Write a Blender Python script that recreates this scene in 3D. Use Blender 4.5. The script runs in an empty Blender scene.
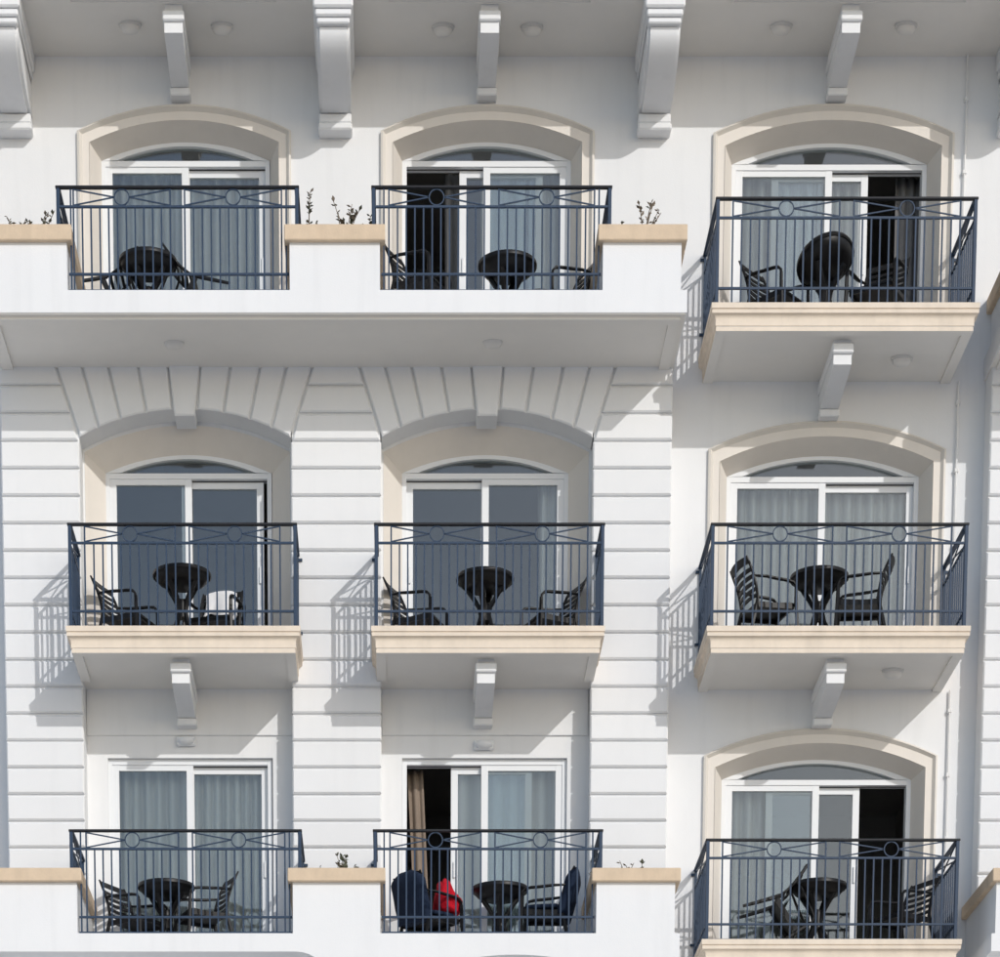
import bpy, bmesh, math, random
from mathutils import Vector, Matrix, noise
R = math.radians
random.seed(7)

# ------------------------------------------------------------------ camera, sky, sun, exposure
sc = bpy.context.scene
cam_data = bpy.data.cameras.new('camera')
cam = bpy.data.objects.new('camera', cam_data)
sc.collection.objects.link(cam)
cam.location = (2.1283, -30.0, -10.1227)
cam.rotation_euler = (R(90 - 8.0707), 0, 0)
cam_data.sensor_width = 36.0
cam_data.lens = 96.4546
cam_data.shift_x = 0.108
cam_data.shift_y = 1.5264
cam_data.clip_start = 0.5
cam_data.clip_end = 6000
sc.camera = cam
sc.render.resolution_x = 1024
sc.render.resolution_y = 980

SUN_TO = Vector((0.57, -1.0, 0.545)).normalized()          # direction towards the sun
world = bpy.data.worlds.new('World')
sc.world = world
world.use_nodes = True
wn = world.node_tree.nodes
sky = wn.new('ShaderNodeTexSky')
sky.sky_type = 'NISHITA'
sky.sun_disc = False
sky.sun_elevation = math.asin(SUN_TO.z)
sky.sun_rotation = math.atan2(SUN_TO.x, SUN_TO.y)
sky.air_density = 1.0
sky.dust_density = 1.0
sky.ozone_density = 1.0
wn['Background'].inputs['Strength'].default_value = 0.15
world.node_tree.links.new(sky.outputs[0], wn['Background'].inputs['Color'])

sun_data = bpy.data.lights.new('sun', 'SUN')
sun_data.energy = 2.0
sun_data.angle = R(0.5)
sun_data.color = (1.0, 0.975, 0.94)
sun = bpy.data.objects.new('sun', sun_data)
sc.collection.objects.link(sun)
sun.rotation_euler = (-SUN_TO).to_track_quat('-Z', 'Y').to_euler()
sun.location = SUN_TO * 40

sc.view_settings.view_transform = 'Standard'
sc.view_settings.look = 'None'
sc.view_settings.exposure = -0.155
sc.view_settings.gamma = 1.0

# ------------------------------------------------------------------ materials
def mat(name, col, rough=0.6, var=0.04, scale=3.0, bump=0.0, bscale=60.0, metal=0.0, streak=0.0, spec=0.4, rnd=0.0):
    m = bpy.data.materials.new(name)
    m.use_nodes = True
    nt = m.node_tree; N = nt.nodes; L = nt.links
    b = N['Principled BSDF']
    b.inputs['Roughness'].default_value = rough
    b.inputs['Metallic'].default_value = metal
    b.inputs['Specular IOR Level'].default_value = spec
    tc = N.new('ShaderNodeTexCoord')
    nz = N.new('ShaderNodeTexNoise'); nz.inputs['Scale'].default_value = scale; nz.inputs['Detail'].default_value = 8
    nz.inputs['Roughness'].default_value = 0.65
    L.new(tc.outputs['Object'], nz.inputs['Vector'])
    rp = N.new('ShaderNodeMapRange')
    rp.inputs['From Min'].default_value = 0.3; rp.inputs['From Max'].default_value = 0.7
    rp.inputs['To Min'].default_value = 1 - var; rp.inputs['To Max'].default_value = 1 + var
    L.new(nz.outputs['Fac'], rp.inputs['Value'])
    fac = rp.outputs['Result']
    if streak:
        mp = N.new('ShaderNodeMapping'); mp.inputs['Scale'].default_value = (5.0, 5.0, 0.45)
        L.new(tc.outputs['Object'], mp.inputs['Vector'])
        n2 = N.new('ShaderNodeTexNoise'); n2.inputs['Scale'].default_value = 1.3; n2.inputs['Detail'].default_value = 6
        L.new(mp.outputs['Vector'], n2.inputs['Vector'])
        r2 = N.new('ShaderNodeMapRange')
        r2.inputs['From Min'].default_value = 0.52; r2.inputs['From Max'].default_value = 0.78
        r2.inputs['To Min'].default_value = 1.0; r2.inputs['To Max'].default_value = 1 - streak
        L.new(n2.outputs['Fac'], r2.inputs['Value'])
        mu = N.new('ShaderNodeMath'); mu.operation = 'MULTIPLY'
        L.new(fac, mu.inputs[0]); L.new(r2.outputs['Result'], mu.inputs[1]); fac = mu.outputs[0]
    if rnd:
        oi = N.new('ShaderNodeObjectInfo')
        r3 = N.new('ShaderNodeMapRange')
        r3.inputs['To Min'].default_value = 1 - rnd; r3.inputs['To Max'].default_value = 1 + rnd
        L.new(oi.outputs['Random'], r3.inputs['Value'])
        mu2 = N.new('ShaderNodeMath'); mu2.operation = 'MULTIPLY'
        L.new(fac, mu2.inputs[0]); L.new(r3.outputs['Result'], mu2.inputs[1]); fac = mu2.outputs[0]
    sca = N.new('ShaderNodeVectorMath'); sca.operation = 'SCALE'
    sca.inputs[0].default_value = col[:3]
    L.new(fac, sca.inputs['Scale'])
    L.new(sca.outputs['Vector'], b.inputs['Base Color'])
    if bump:
        nb = N.new('ShaderNodeTexNoise'); nb.inputs['Scale'].default_value = bscale; nb.inputs['Detail'].default_value = 4
        L.new(tc.outputs['Object'], nb.inputs['Vector'])
        bp = N.new('ShaderNodeBump'); bp.inputs['Strength'].default_value = bump; bp.inputs['Distance'].default_value = 0.01
        L.new(nb.outputs['Fac'], bp.inputs['Height'])
        L.new(bp.outputs['Normal'], b.inputs['Normal'])
    return m

M = {}
M['stucco'] = mat('white_stucco', (0.80, 0.81, 0.825), 0.85, 0.022, 1.1, 0.12, 90, streak=0.05, spec=0.2)
M['stone'] = mat('white_painted_stone', (0.80, 0.81, 0.825), 0.85, 0.018, 1.6, 0.12, 90, streak=0.03, spec=0.2, rnd=0.012)
M['cream'] = mat('cream_render', (0.775, 0.73, 0.675), 0.85, 0.03, 2.2, 0.12, 80, streak=0.03, spec=0.2)
M['bead'] = mat('shaded_cream_render', (0.70, 0.665, 0.615), 0.85, 0.03, 2.2, 0.1, 80, spec=0.2)  # cream toned down: shade line of the outer moulding put into its colour
M['cornice'] = mat('sandstone_paint', (0.77, 0.675, 0.565), 0.8, 0.07, 5.0, 0.15, 70, streak=0.10, spec=0.2)
M['cap'] = mat('sandstone_coping', (0.665, 0.53, 0.39), 0.85, 0.08, 6.0, 0.2, 70, streak=0.12, spec=0.2)
M['soffit'] = mat('soffit_paint', (0.80, 0.78, 0.745), 0.9, 0.03, 1.2, 0.08, 60, spec=0.15)
M['handrail'] = mat('dark_handrail', (0.012, 0.014, 0.019), 0.5, 0.08, 12, spec=0.3)
M['iron'] = mat('blue_grey_iron', (0.022, 0.046, 0.090), 0.5, 0.08, 12, metal=0.0, spec=0.35)
M['upvc'] = mat('white_frame_paint', (0.80, 0.82, 0.845), 0.35, 0.01, 3, spec=0.4)
M['gasket'] = mat('dark_track', (0.05, 0.05, 0.055), 0.6, 0.02, 3)
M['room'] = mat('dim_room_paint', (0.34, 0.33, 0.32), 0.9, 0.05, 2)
M['plastic'] = mat('black_resin', (0.008, 0.008, 0.009), 0.42, 0.1, 9, spec=0.32)
M['plastic2'] = mat('charcoal_resin', (0.013, 0.013, 0.015), 0.5, 0.1, 9, spec=0.3)
M['navy'] = mat('navy_canvas', (0.014, 0.024, 0.05), 0.9, 0.15, 20, 0.3, 200, spec=0.2)
M['red'] = mat('red_fabric', (0.50, 0.008, 0.022), 0.85, 0.15, 14, 0.3, 200, spec=0.2)
M['towel'] = mat('white_towel', (0.82, 0.82, 0.83), 0.95, 0.03, 20, 0.4, 250, spec=0.1)
M['drape'] = mat('taupe_drape', (0.26, 0.21, 0.17), 0.9, 0.08, 6, 0.2, 200, spec=0.1)
M['greydrape'] = mat('grey_drape', (0.20, 0.20, 0.205), 0.9, 0.08, 6, 0.2, 200, spec=0.1)
M['soil'] = mat('dry_soil', (0.10, 0.075, 0.055), 0.95, 0.2, 20, 0.6, 40)
M['leaf'] = mat('dull_green_leaf', (0.10, 0.108, 0.075), 0.6, 0.3, 14, rnd=0.25)
M['leaf_dry'] = mat('dry_leaf', (0.24, 0.20, 0.16), 0.7, 0.3, 14, rnd=0.25)
M['stem'] = mat('woody_stem', (0.17, 0.14, 0.11), 0.8, 0.2, 20)
M['lampglass'] = mat('opal_diffuser', (0.72, 0.71, 0.69), 0.35, 0.02, 5)
M['lampbody'] = mat('grey_lamp_body', (0.66, 0.65, 0.63), 0.5, 0.03, 5)
M['cable'] = mat('conductor_paint', (0.78, 0.78, 0.78), 0.6, 0.04, 8)
M['tile'] = mat('balcony_tile', (0.50, 0.46, 0.41), 0.6, 0.06, 4)
M['ground'] = mat('pale_paving', (0.66, 0.615, 0.555), 0.9, 0.1, 0.6, 0.2, 8)
M['road'] = mat('asphalt', (0.055, 0.055, 0.057), 0.9, 0.15, 1.5, 0.3, 20)

def glass_mat():
    m = bpy.data.materials.new('window_glass'); m.use_nodes = True
    nt = m.node_tree; N = nt.nodes; L = nt.links
    N.remove(N['Principled BSDF'])
    tr = N.new('ShaderNodeBsdfTransparent'); tr.inputs['Color'].default_value = (0.93, 0.965, 0.972, 1)
    gl = N.new('ShaderNodeBsdfGlossy'); gl.inputs['Roughness'].default_value = 0.02
    gl.inputs['Color'].default_value = (0.97, 0.98, 0.97, 1)
    fr = N.new('ShaderNodeFresnel'); fr.inputs['IOR'].default_value = 1.78
    mx = N.new('ShaderNodeMixShader')
    tc = N.new('ShaderNodeTexCoord')
    nb = N.new('ShaderNodeTexNoise'); nb.inputs['Scale'].default_value = 1.2; nb.inputs['Detail'].default_value = 1
    bp = N.new('ShaderNodeBump'); bp.inputs['Strength'].default_value = 0.02; bp.inputs['Distance'].default_value = 0.05
    L.new(tc.outputs['Object'], nb.inputs['Vector']); L.new(nb.outputs['Fac'], bp.inputs['Height'])
    L.new(bp.outputs['Normal'], gl.inputs['Normal'])
    L.new(fr.outputs[0], mx.inputs[0]); L.new(tr.outputs[0], mx.inputs[1]); L.new(gl.outputs[0], mx.inputs[2])
    L.new(mx.outputs[0], N['Material Output'].inputs['Surface'])
    return m
M['glass'] = glass_mat()

def sheer_mat():
    m = bpy.data.materials.new('sheer_voile'); m.use_nodes = True
    nt = m.node_tree; N = nt.nodes; L = nt.links
    N.remove(N['Principled BSDF'])
    tc = N.new('ShaderNodeTexCoord')
    mp = N.new('ShaderNodeMapping'); mp.inputs['Scale'].default_value = (11, 11, 0.5)
    nz = N.new('ShaderNodeTexNoise'); nz.inputs['Scale'].default_value = 1.0; nz.inputs['Detail'].default_value = 3
    L.new(tc.outputs['Object'], mp.inputs['Vector']); L.new(mp.outputs['Vector'], nz.inputs['Vector'])
    at = N.new('ShaderNodeAttribute'); at.attribute_name = 'fold'
    ad = N.new('ShaderNodeMath'); ad.operation = 'MULTIPLY_ADD'; ad.inputs[1].default_value = 0.75
    L.new(nz.outputs['Fac'], ad.inputs[0]); L.new(at.outputs['Fac'], ad.inputs[2])
    cr = N.new('ShaderNodeMapRange'); cr.inputs['From Min'].default_value = 0.25; cr.inputs['From Max'].default_value = 1.2
    cr.inputs['To Min'].default_value = 0.0; cr.inputs['To Max'].default_value = 0.38
    L.new(ad.outputs[0], cr.inputs['Value'])
    df = N.new('ShaderNodeBsdfDiffuse'); df.inputs['Color'].default_value = (0.90, 0.905, 0.90, 1)
    tl = N.new('ShaderNodeBsdfTranslucent'); tl.inputs['Color'].default_value = (0.90, 0.905, 0.90, 1)
    tr = N.new('ShaderNodeBsdfTransparent')
    m1 = N.new('ShaderNodeMixShader'); m1.inputs[0].default_value = 0.12
    L.new(df.outputs[0], m1.inputs[1]); L.new(tl.outputs[0], m1.inputs[2])
    m2 = N.new('ShaderNodeMixShader'); L.new(cr.outputs['Result'], m2.inputs[0])
    L.new(m1.outputs[0], m2.inputs[1]); L.new(tr.outputs[0], m2.inputs[2])
    L.new(m2.outputs[0], N['Material Output'].inputs['Surface'])
    return m
M['sheer'] = sheer_mat()

# ------------------------------------------------------------------ mesh helpers
COL = sc.collection
class MB:
    def __init__(self): self.v = []; self.f = []
    def add(self, vs, fs):
        o = len(self.v); self.v += [tuple(p) for p in vs]; self.f += [tuple(i + o for i in q) for q in fs]
        return self
    def box(self, x0, x1, y0, y1, z0, z1):
        vs = [(x0,y0,z0),(x1,y0,z0),(x1,y1,z0),(x0,y1,z0),(x0,y0,z1),(x1,y0,z1),(x1,y1,z1),(x0,y1,z1)]
        return self.add(vs, [(0,3,2,1),(4,5,6,7),(0,1,5,4),(1,2,6,5),(2,3,7,6),(3,0,4,7)])
    def bbox(self, x0, x1, y0, y1, z0, z1, c=0.006):
        """box with all edges chamfered"""
        bm = bmesh.new()
        bmesh.ops.create_cube(bm, size=1.0)
        for v in bm.verts:
            v.co = Vector(((x0+x1)/2 + v.co.x*(x1-x0), (y0+y1)/2 + v.co.y*(y1-y0), (z0+z1)/2 + v.co.z*(z1-z0)))
        bmesh.ops.bevel(bm, geom=bm.edges[:], offset=c, segments=1, affect='EDGES', profile=0.5)
        bm.verts.index_update()
        self.add([v.co[:] for v in bm.verts], [[v.index for v in f.verts] for f in bm.faces]); bm.free()
        return self
    def prism_xz(self, poly, y0, y1):
        """polygon in (x,z), counter-clockwise seen from -Y, extruded from front y0 to back y1"""
        n = len(poly)
        vs = [(x, y0, z) for x, z in poly] + [(x, y1, z) for x, z in poly]
        fs = [tuple(range(n)), tuple(range(2*n-1, n-1, -1))]
        fs += [(i, i+n, (i+1) % n + n, (i+1) % n) for i in range(n)]
        return self.add(vs, fs)
    def prism_yz(self, poly, x0, x1):
        n = len(poly)
        vs = [(x0, y, z) for y, z in poly] + [(x1, y, z) for y, z in poly]
        fs = [tuple(range(n-1, -1, -1)), tuple(range(n, 2*n))]
        fs += [(i, (i+1) % n, (i+1) % n + n, i+n) for i in range(n)]
        return self.add(vs, fs)
    def tube(self, pts, r, seg=6, caps=True, flat=1.0):
        """round tube through points; r a number or one per point"""
        pts = [Vector(p) for p in pts]; n = len(pts)
        rs = r if isinstance(r, (list, tuple)) else [r]*n
        up = None; vs = []; fs = []
        for i, p in enumerate(pts):
            t = (pts[min(i+1, n-1)] - pts[max(i-1, 0)]).normalized()
            if up is None:
                a = Vector((0,0,1)) if abs(t.z) < 0.9 else Vector((0,1,0))
            else: a = up
            s = t.cross(a).normalized(); u = s.cross(t).normalized(); up = u
            for k in range(seg):
                an = 2*math.pi*(k+0.5)/seg
                vs.append(p + s*math.cos(an)*rs[i] + u*math.sin(an)*rs[i]*flat)
        for i in range(n-1):
            for k in range(seg):
                k2 = (k+1) % seg
                fs.append((i*seg+k, i*seg+k2, (i+1)*seg+k2, (i+1)*seg+k))
        if caps:
            fs.append(tuple(range(seg-1, -1, -1))); fs.append(tuple(range((n-1)*seg, n*seg)))
        return self.add(vs, fs)
    def bar(self, p, q, w):
        return self.tube([p, q], w*0.7071, 4)
    def lathe(self, prof, seg=24, c=(0,0,0)):
        vs = []; fs = []; n = len(prof)
        for k in range(seg):
            a = 2*math.pi*k/seg
            for r, z in prof: vs.append((c[0]+r*math.cos(a), c[1]+r*math.sin(a), c[2]+z))
        for k in range(seg):
            k2 = (k+1) % seg
            for i in range(n-1): fs.append((k*n+i, k2*n+i, k2*n+i+1, k*n+i+1))
        return self.add(vs, fs)
    def xform(self, m):
        self.v = [tuple(m @ Vector(p)) for p in self.v]; return self
    def mesh(self, name, material, smooth=False):
        me = bpy.data.meshes.new(name)
        me.from_pydata(self.v, [], self.f); me.update()
        bm = bmesh.new(); bm.from_mesh(me); bmesh.ops.recalc_face_normals(bm, faces=bm.faces[:]); bm.to_mesh(me); bm.free()
        me.materials.append(M[material])
        if smooth:
            for p in me.polygons: p.use_smooth = True
            try: me.set_sharp_from_angle(angle=R(35))
            except Exception: pass
        return me
    def build(self, name, material, parent=None, smooth=False):
        return link(name, self.mesh(name, material, smooth), parent)

def link(name, data, parent=None, loc=None):
    o = bpy.data.objects.new(name, data); COL.objects.link(o)
    if parent is not None: o.parent = parent
    if loc is not None: o.location = loc
    return o
def empty(name, loc=(0,0,0), parent=None):
    o = link(name, None, parent, loc); o.empty_display_size = 0.2; return o
def tag(o, label=None, cat=None, group=None, kind=None):
    if label: o['label'] = label
    if cat: o['category'] = cat
    if group: o['group'] = group
    if kind: o['kind'] = kind
    return o
def copy_tree(o, parent=None):
    c = o.copy(); COL.objects.link(c); c.parent = parent
    for ch in o.children: copy_tree(ch, c)
    return c
def arc_z(x, cx, half, spring, crown):
    """height of a segmental arch of given half span above x"""
    rise = crown - spring
    rad = (half*half + rise*rise) / (2*rise)
    d = min(abs(x-cx), half)
    return crown - rad + math.sqrt(max(rad*rad - d*d, 0))
def arc_pts(cx, half, spring, crown, n=24):
    rise = crown - spring
    rad = (half*half + rise*rise)/(2*rise); a = math.asin(min(half/rad, 1))
    return [(cx + rad*math.sin(-a + 2*a*i/n), crown - rad + rad*math.cos(-a + 2*a*i/n)) for i in range(n+1)]

# ------------------------------------------------------------------ measured layout (metres)
H = 3.065                       # storey height; z = 0 is the floor of the middle row
FLOORS = {'top': H, 'mid': 0.0, 'low': -H}
WB = 0.33                       # main wall plane (rusticated piers stand proud of it, front face at y = 0)
WIN_Y = 0.575                    # window plane
GROUND = -11.75
CL, CM, CR = -0.035, 3.122, 6.722        # bay centres
EAVE = 5.972
GROOVE0, PITCH = 2.665, 0.2698
PIERS = [(-1.96, -1.137), (1.077, 2.008), (4.236, 5.053), (8.375, 9.192)]

# ------------------------------------------------------------------ ground
g = MB(); g.add([(-1500,-1500,GROUND),(1500,-1500,GROUND),(1500,1500,GROUND),(-1500,1500,GROUND)], [(0,1,2,3)])
tag(g.build('ground', 'ground'), kind='structure')
g = MB().box(-300, 300, -62, -52, GROUND-0.3, GROUND+0.004)
tag(g.build('road', 'road'), kind='structure')

# ------------------------------------------------------------------ the hotel front
hotel = tag(empty('hotel_building', (0, 0, GROUND)), 'white hotel front with balconies in three rows, arched windows and rusticated piers', 'building')
_hinv = Matrix.Translation((0, 0, -GROUND))
def part(mb, name, material, parent=None, smooth=False):
    """a part of the hotel: vertices are written in world coordinates, the hotel stands at ground level"""
    o = mb.build(name, material, parent or hotel, smooth)
    o.location = (0, 0, -GROUND) if parent is None else (0, 0, 0)
    return o

# openings in the main wall: (cx, half, z0, spring, crown) - crown None: square head
RIGHT_OPEN = dict(half=1.128, spring=2.05, crown=2.295)
LEFT_OPEN = dict(half=0.985, spring=2.085, crown=2.295)
MID_OPEN = dict(half=1.085, spring=2.145, crown=2.405)
openings = []
for f in FLOORS.values(): openings.append((CR, RIGHT_OPEN['half'], f-0.02, f+RIGHT_OPEN['spring'], f+RIGHT_OPEN['crown']))
for c in (CL, CM):
    for k in ('top', 'mid'):
        f = FLOORS[k]; q = LEFT_OPEN if k == 'top' else MID_OPEN
        openings.append((c, q['half'], f-0.02, f+q['spring'], f+q['crown']))
    openings.append((c, 0.885, -H-0.02, -H+2.15, None))

def wall_sheet(x0, x1, z0, z1, y0, y1, ops, n=20):
    mb = MB()
    cxs = sorted(set(o[0] for o in ops))
    x = x0
    def quad(a, b, za0, zb0, za1, zb1):
        mb.add([(a,y0,za0),(b,y0,zb0),(b,y0,zb1),(a,y0,za1)], [(0,1,2,3)])
        mb.add([(a,y1,za0),(b,y1,zb0),(b,y1,zb1),(a,y1,za1)], [(3,2,1,0)])
    for c in cxs:
        col = sorted([o for o in ops if o[0] == c], key=lambda o: o[2])
        hm = max(o[1] for o in col)
        quad(x, c-hm, z0, z0, z1, z1)
        xs = sorted(set([c-hm + 2*hm*i/n for i in range(n+1)] + [c+s*o[1] for o in col for s in (-1, 1)]))
        for a, b in zip(xs, xs[1:]):
            mid = (a+b)/2
            za = zb = z0
            for o in col:
                if abs(mid-c) < o[1]:
                    quad(a, b, za, zb, o[2], o[2])
                    if o[4] is None: za = zb = o[3]
                    else: za, zb = arc_z(a, c, o[1], o[3], o[4]), arc_z(b, c, o[1], o[3], o[4])
            quad(a, b, za, zb, z1, z1)
        x = c+hm
    quad(x, x1, z0, z0, z1, z1)
    # rims of the openings
    for c, h, zb, sp, cr in ops:
        p = [(c-h, zb), (c-h, sp)] + (arc_pts(c, h, sp, cr, n)[1:-1] if cr else []) + [(c+h, sp), (c+h, zb)]
        for (xa, za), (xb, zb2) in list(zip(p, p[1:])) + [(p[-1], p[0])]:
            mb.add([(xa,y0,za),(xb,y0,zb2),(xb,y1,zb2),(xa,y1,za)], [(0,1,2,3)])
    return mb
part(wall_sheet(-7.0, 13.0, GROUND, EAVE+0.05, WB, WB+0.22, openings), 'wall', 'stucco')
# the rest of the block behind the facade
part(MB().box(-7.0, 13.0, 4.2, 4.4, GROUND, 7.0), 'rear_wall', 'stucco')
part(MB().box(-7.2, -7.0, WB, 4.4, GROUND, 7.0).box(13.0, 13.2, WB, 4.4, GROUND, 7.0), 'side_wall', 'stucco')

# rooms behind the windows
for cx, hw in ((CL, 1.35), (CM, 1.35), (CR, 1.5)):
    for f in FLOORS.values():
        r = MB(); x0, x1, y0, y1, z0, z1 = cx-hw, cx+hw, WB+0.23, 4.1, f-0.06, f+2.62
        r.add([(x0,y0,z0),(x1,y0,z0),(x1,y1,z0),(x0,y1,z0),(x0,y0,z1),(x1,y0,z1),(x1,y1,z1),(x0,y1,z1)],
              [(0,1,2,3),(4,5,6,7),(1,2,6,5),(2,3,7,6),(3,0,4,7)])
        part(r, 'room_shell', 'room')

# ---- eaves
part(MB().box(-7.0, 13.0, -0.91, WB+0.2, EAVE, EAVE+0.3).box(-7.0, 13.0, -1.02, -0.85, EAVE+0.06, EAVE+0.36), 'eaves_slab', 'soffit')
part(MB().box(-7.1, 13.1, -1.2, 4.4, EAVE+0.36, EAVE+1.0), 'roof_parapet', 'stucco')
for a, b in ((-1.118, 0.998), (2.068, 4.145), (5.525, 7.90), (9.3, 11.4)):
    m = MB()
    for q in ((a, b, -0.63, -0.60), (a, b, -0.885, -0.86), (a, a+0.03, -0.86, -0.63), (b-0.03, b, -0.86, -0.63)):
        m.box(q[0], q[1], q[2], q[3], EAVE-0.012, EAVE+0.01)
    part(m, 'soffit_moulding', 'soffit')

# ---- console brackets under the eaves
def big_bracket(cx):
    root = None
    def ell(dy, n=14):
        return [(0.16-(0.90-dy)*math.cos(R(90)*i/n), 5.675-(0.325-dy)*math.sin(R(90)*i/n)) for i in range(n+1)]
    body = ell(0.035) + [(WB+0.01, 5.385), (WB+0.01, EAVE-0.05), (-0.70, EAVE-0.05)]
    root = part(MB().prism_yz(body, cx-0.165, cx+0.165), 'console_bracket', 'stucco', smooth=True)
    face = ell(0.0) + [(0.30, 5.30), (0.30, 5.34)] + [(y+0.03, z+0.04) for y, z in reversed(ell(0.02))]
    m = MB()
    n = 15
    outer = ell(0.0); inner = ell(0.06)
    vs = []
    for (y, z), (yi, zi) in zip(outer, inner):
        vs += [(cx-0.135, y, z), (cx+0.135, y, z), (cx+0.135, yi, zi), (cx-0.135, yi, zi)]
    fs = []
    for i in range(n-1):
        a = i*4; b = a+4
        fs += [(a, a+1, b+1, b), (a+1, a+2, b+2, b+1), (a+3, a, b, b+3), (a+2, a+3, b+3, b+2)]
    fs += [(0, 3, 2, 1), (4*(n-1), 4*(n-1)+1, 4*(n-1)+2, 4*(n-1)+3)]
    m.add(vs, fs)
    part(m, 'scroll_face', 'stucco', root, True)
    part(MB().bbox(cx-0.168, cx+0.168, 0.165, WB+0.01, 5.262, 5.352, 0.012)
         .bbox(cx-0.175, cx+0.175, 0.15, WB+0.012, 5.19, 5.26, 0.016), 'foot_block', 'stucco', root)
    part(MB().bbox(cx-0.165, cx+0.165, -0.80, WB-0.01, 5.68, 5.735, 0.012)
         .bbox(cx-0.18, cx+0.18, -0.83, WB-0.012, 5.738, 5.80, 0.012)
         .bbox(cx-0.20, cx+0.20, -0.86, WB-0.014, 5.803, EAVE+0.01, 0.015), 'head_block', 'stucco', root)
for c in (-1.775, 1.541, 4.845, 8.585): big_bracket(c)

def corbel(cx, zs, cap):
    """small corbel hanging from a soffit at height zs"""
    n = 10; yf = -0.62
    z1, z2, z3, z4 = zs-cap, zs-cap-0.10, zs-cap-0.185, zs-cap-0.26
    prof = [(yf, z1), (yf, z2)]
    for i in range(1, n+1):
        t = i/n
        prof.append((yf + 0.80*t, z2+(z3-z2)*(t**0.75)))
    prof += [(WB+0.01, z3), (WB+0.01, z1)]
    root = part(MB().prism_yz(prof, cx-0.092, cx+0.092), 'corbel', 'stucco')
    part(MB().bbox(cx-0.108, cx+0.108, yf-0.035, WB+0.012, zs-cap+0.002, zs-cap+0.092, 0.010)
         .box(cx-0.088, cx+0.088, yf+0.03, WB+0.008, zs-cap+0.09, zs+0.012), 'corbel_cap', 'stucco', root)
    part(MB().bbox(cx-0.105, cx+0.105, 0.17, WB+0.014, z4, z3-0.002, 0.012), 'corbel_foot', 'stucco', root)
for c in (-0.062, 3.108, 6.732): corbel(c, EAVE, 0.185)

# ---- rustication: piers, spandrels, stones
STONE_BACK, CH, GAP = 0.038, 0.014, 0.012
def inset(poly, d):
    """shrink a convex polygon by d (list of d per edge allowed)"""
    n = len(poly); ds = d if isinstance(d, (list, tuple)) else [d]*n
    out = []
    area = sum(poly[i][0]*poly[(i+1)%n][1]-poly[(i+1)%n][0]*poly[i][1] for i in range(n))
    sg = 1 if area > 0 else -1
    lines = []
    for i in range(n):
        (x0, z0), (x1, z1) = poly[i], poly[(i+1)%n]
        l = math.hypot(x1-x0, z1-z0)
        nx, nz = -(z1-z0)/l*sg, (x1-x0)/l*sg
        lines.append((nx, nz, nx*x0+nz*z0+ds[i]))
    for i in range(n):
        a1, b1, c1 = lines[i-1]; a2, b2, c2 = lines[i]
        det = a1*b2-a2*b1
        if abs(det) < 1e-4:
            out.append((poly[i][0]+a2*ds[i], poly[i][1]+b2*ds[i]))
        else:
            out.append(((c1*b2-c2*b1)/det, (a1*c2-a2*c1)/det))
    return out
def stone(poly, name, parent, gaps, y_front=0.0, y_back=STONE_BACK):
    """chamfered block; gaps gives the joint width taken off each edge"""
    p0 = inset(poly, gaps); p1 = inset(p0, CH if y_front > -0.01 else 0.015)
    n = len(poly)
    dy = random.uniform(-0.0012, 0.0012)
    vs = [(x, y_back, z) for x, z in p0] + [(x, y_front+CH+dy, z) for x, z in p0] + [(x, y_front+dy, z) for x, z in p1]
    fs = [tuple(range(2*n, 3*n))]
    for i in range(n):
        j = (i+1) % n
        fs += [(i, j, n+j, n+i), (n+i, n+j, 2*n+j, 2*n+i)]
    return part(MB().add(vs, fs), name, 'stone', parent)

Z_TOP = 2.868
levels = [Z_TOP, GROOVE0]
while levels[-1] > -6.0: levels.append(GROOVE0 - PITCH*(len(levels)-1))
# voussoir joints: x at the top line, x on the arch
VT = [-1.340, -1.070, -0.795, -0.483, -0.1645, 0.1645, 0.483, 0.795, 1.070, 1.340]
VB = [-1.135, -0.905, -0.675, -0.403, -0.128, 0.128, 0.403, 0.675, 0.905, 1.135]
ARCH = dict(half=1.1065, spring=2.165, crown=2.440)
def side_x(c, s, z):
    """x of the outermost voussoir joint of the arch centred c on side s at height z"""
    zb = ARCH['spring']
    if z <= zb: return c + s*ARCH['half']
    t = (z-zb)/(Z_TOP-zb)
    return c + s*(ARCH['half'] + (1.340-ARCH['half'])*t)
pier_arches = [(None, CL), (CL, CM), (CM, None), (None, 9.192+1.1065)]
for (xa, xb), (la, ra) in zip(PIERS, pier_arches):
    zlow = GROUND
    poly = [(xa+0.002, zlow), (xb-0.002, zlow), (xb-0.002, ARCH['spring'])]
    poly = [(xa+0.003, zlow), (xb-0.003, zlow), (xb-0.003, Z_TOP-0.002), (xa+0.003, Z_TOP-0.002)]
    pier = part(MB().prism_xz(poly, STONE_BACK-0.001, WB+0.006), 'pier', 'stone')
    for i in range(len(levels)-1):
        zt, zb = levels[i], levels[i+1]
        L = (lambda z: side_x(la, 1, z)) if la is not None else (lambda z: xa)
        Rr = (lambda z: side_x(ra, -1, z)) if ra is not None else (lambda z: xb)
        zs = ARCH['spring']
        def ring(z1, z0):
            return [(L(z0), z0), (Rr(z0), z0), (Rr(z1), z1), (L(z1), z1)]
        gl = GAP if (la is not None and zt > zs+0.02) else 0.0
        gr = GAP if (ra is not None and zt > zs+0.02) else 0.0
        if zt > zs > zb+0.002: pl = ring(zt, zb+0.0) if zs-zb < 0.04 else ring(zt, zb)
        else: pl = ring(zt, zb)
        stone(pl, 'stone_block', pier, [GAP, gr, 0.001 if i == 0 else GAP, gl])

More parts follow.
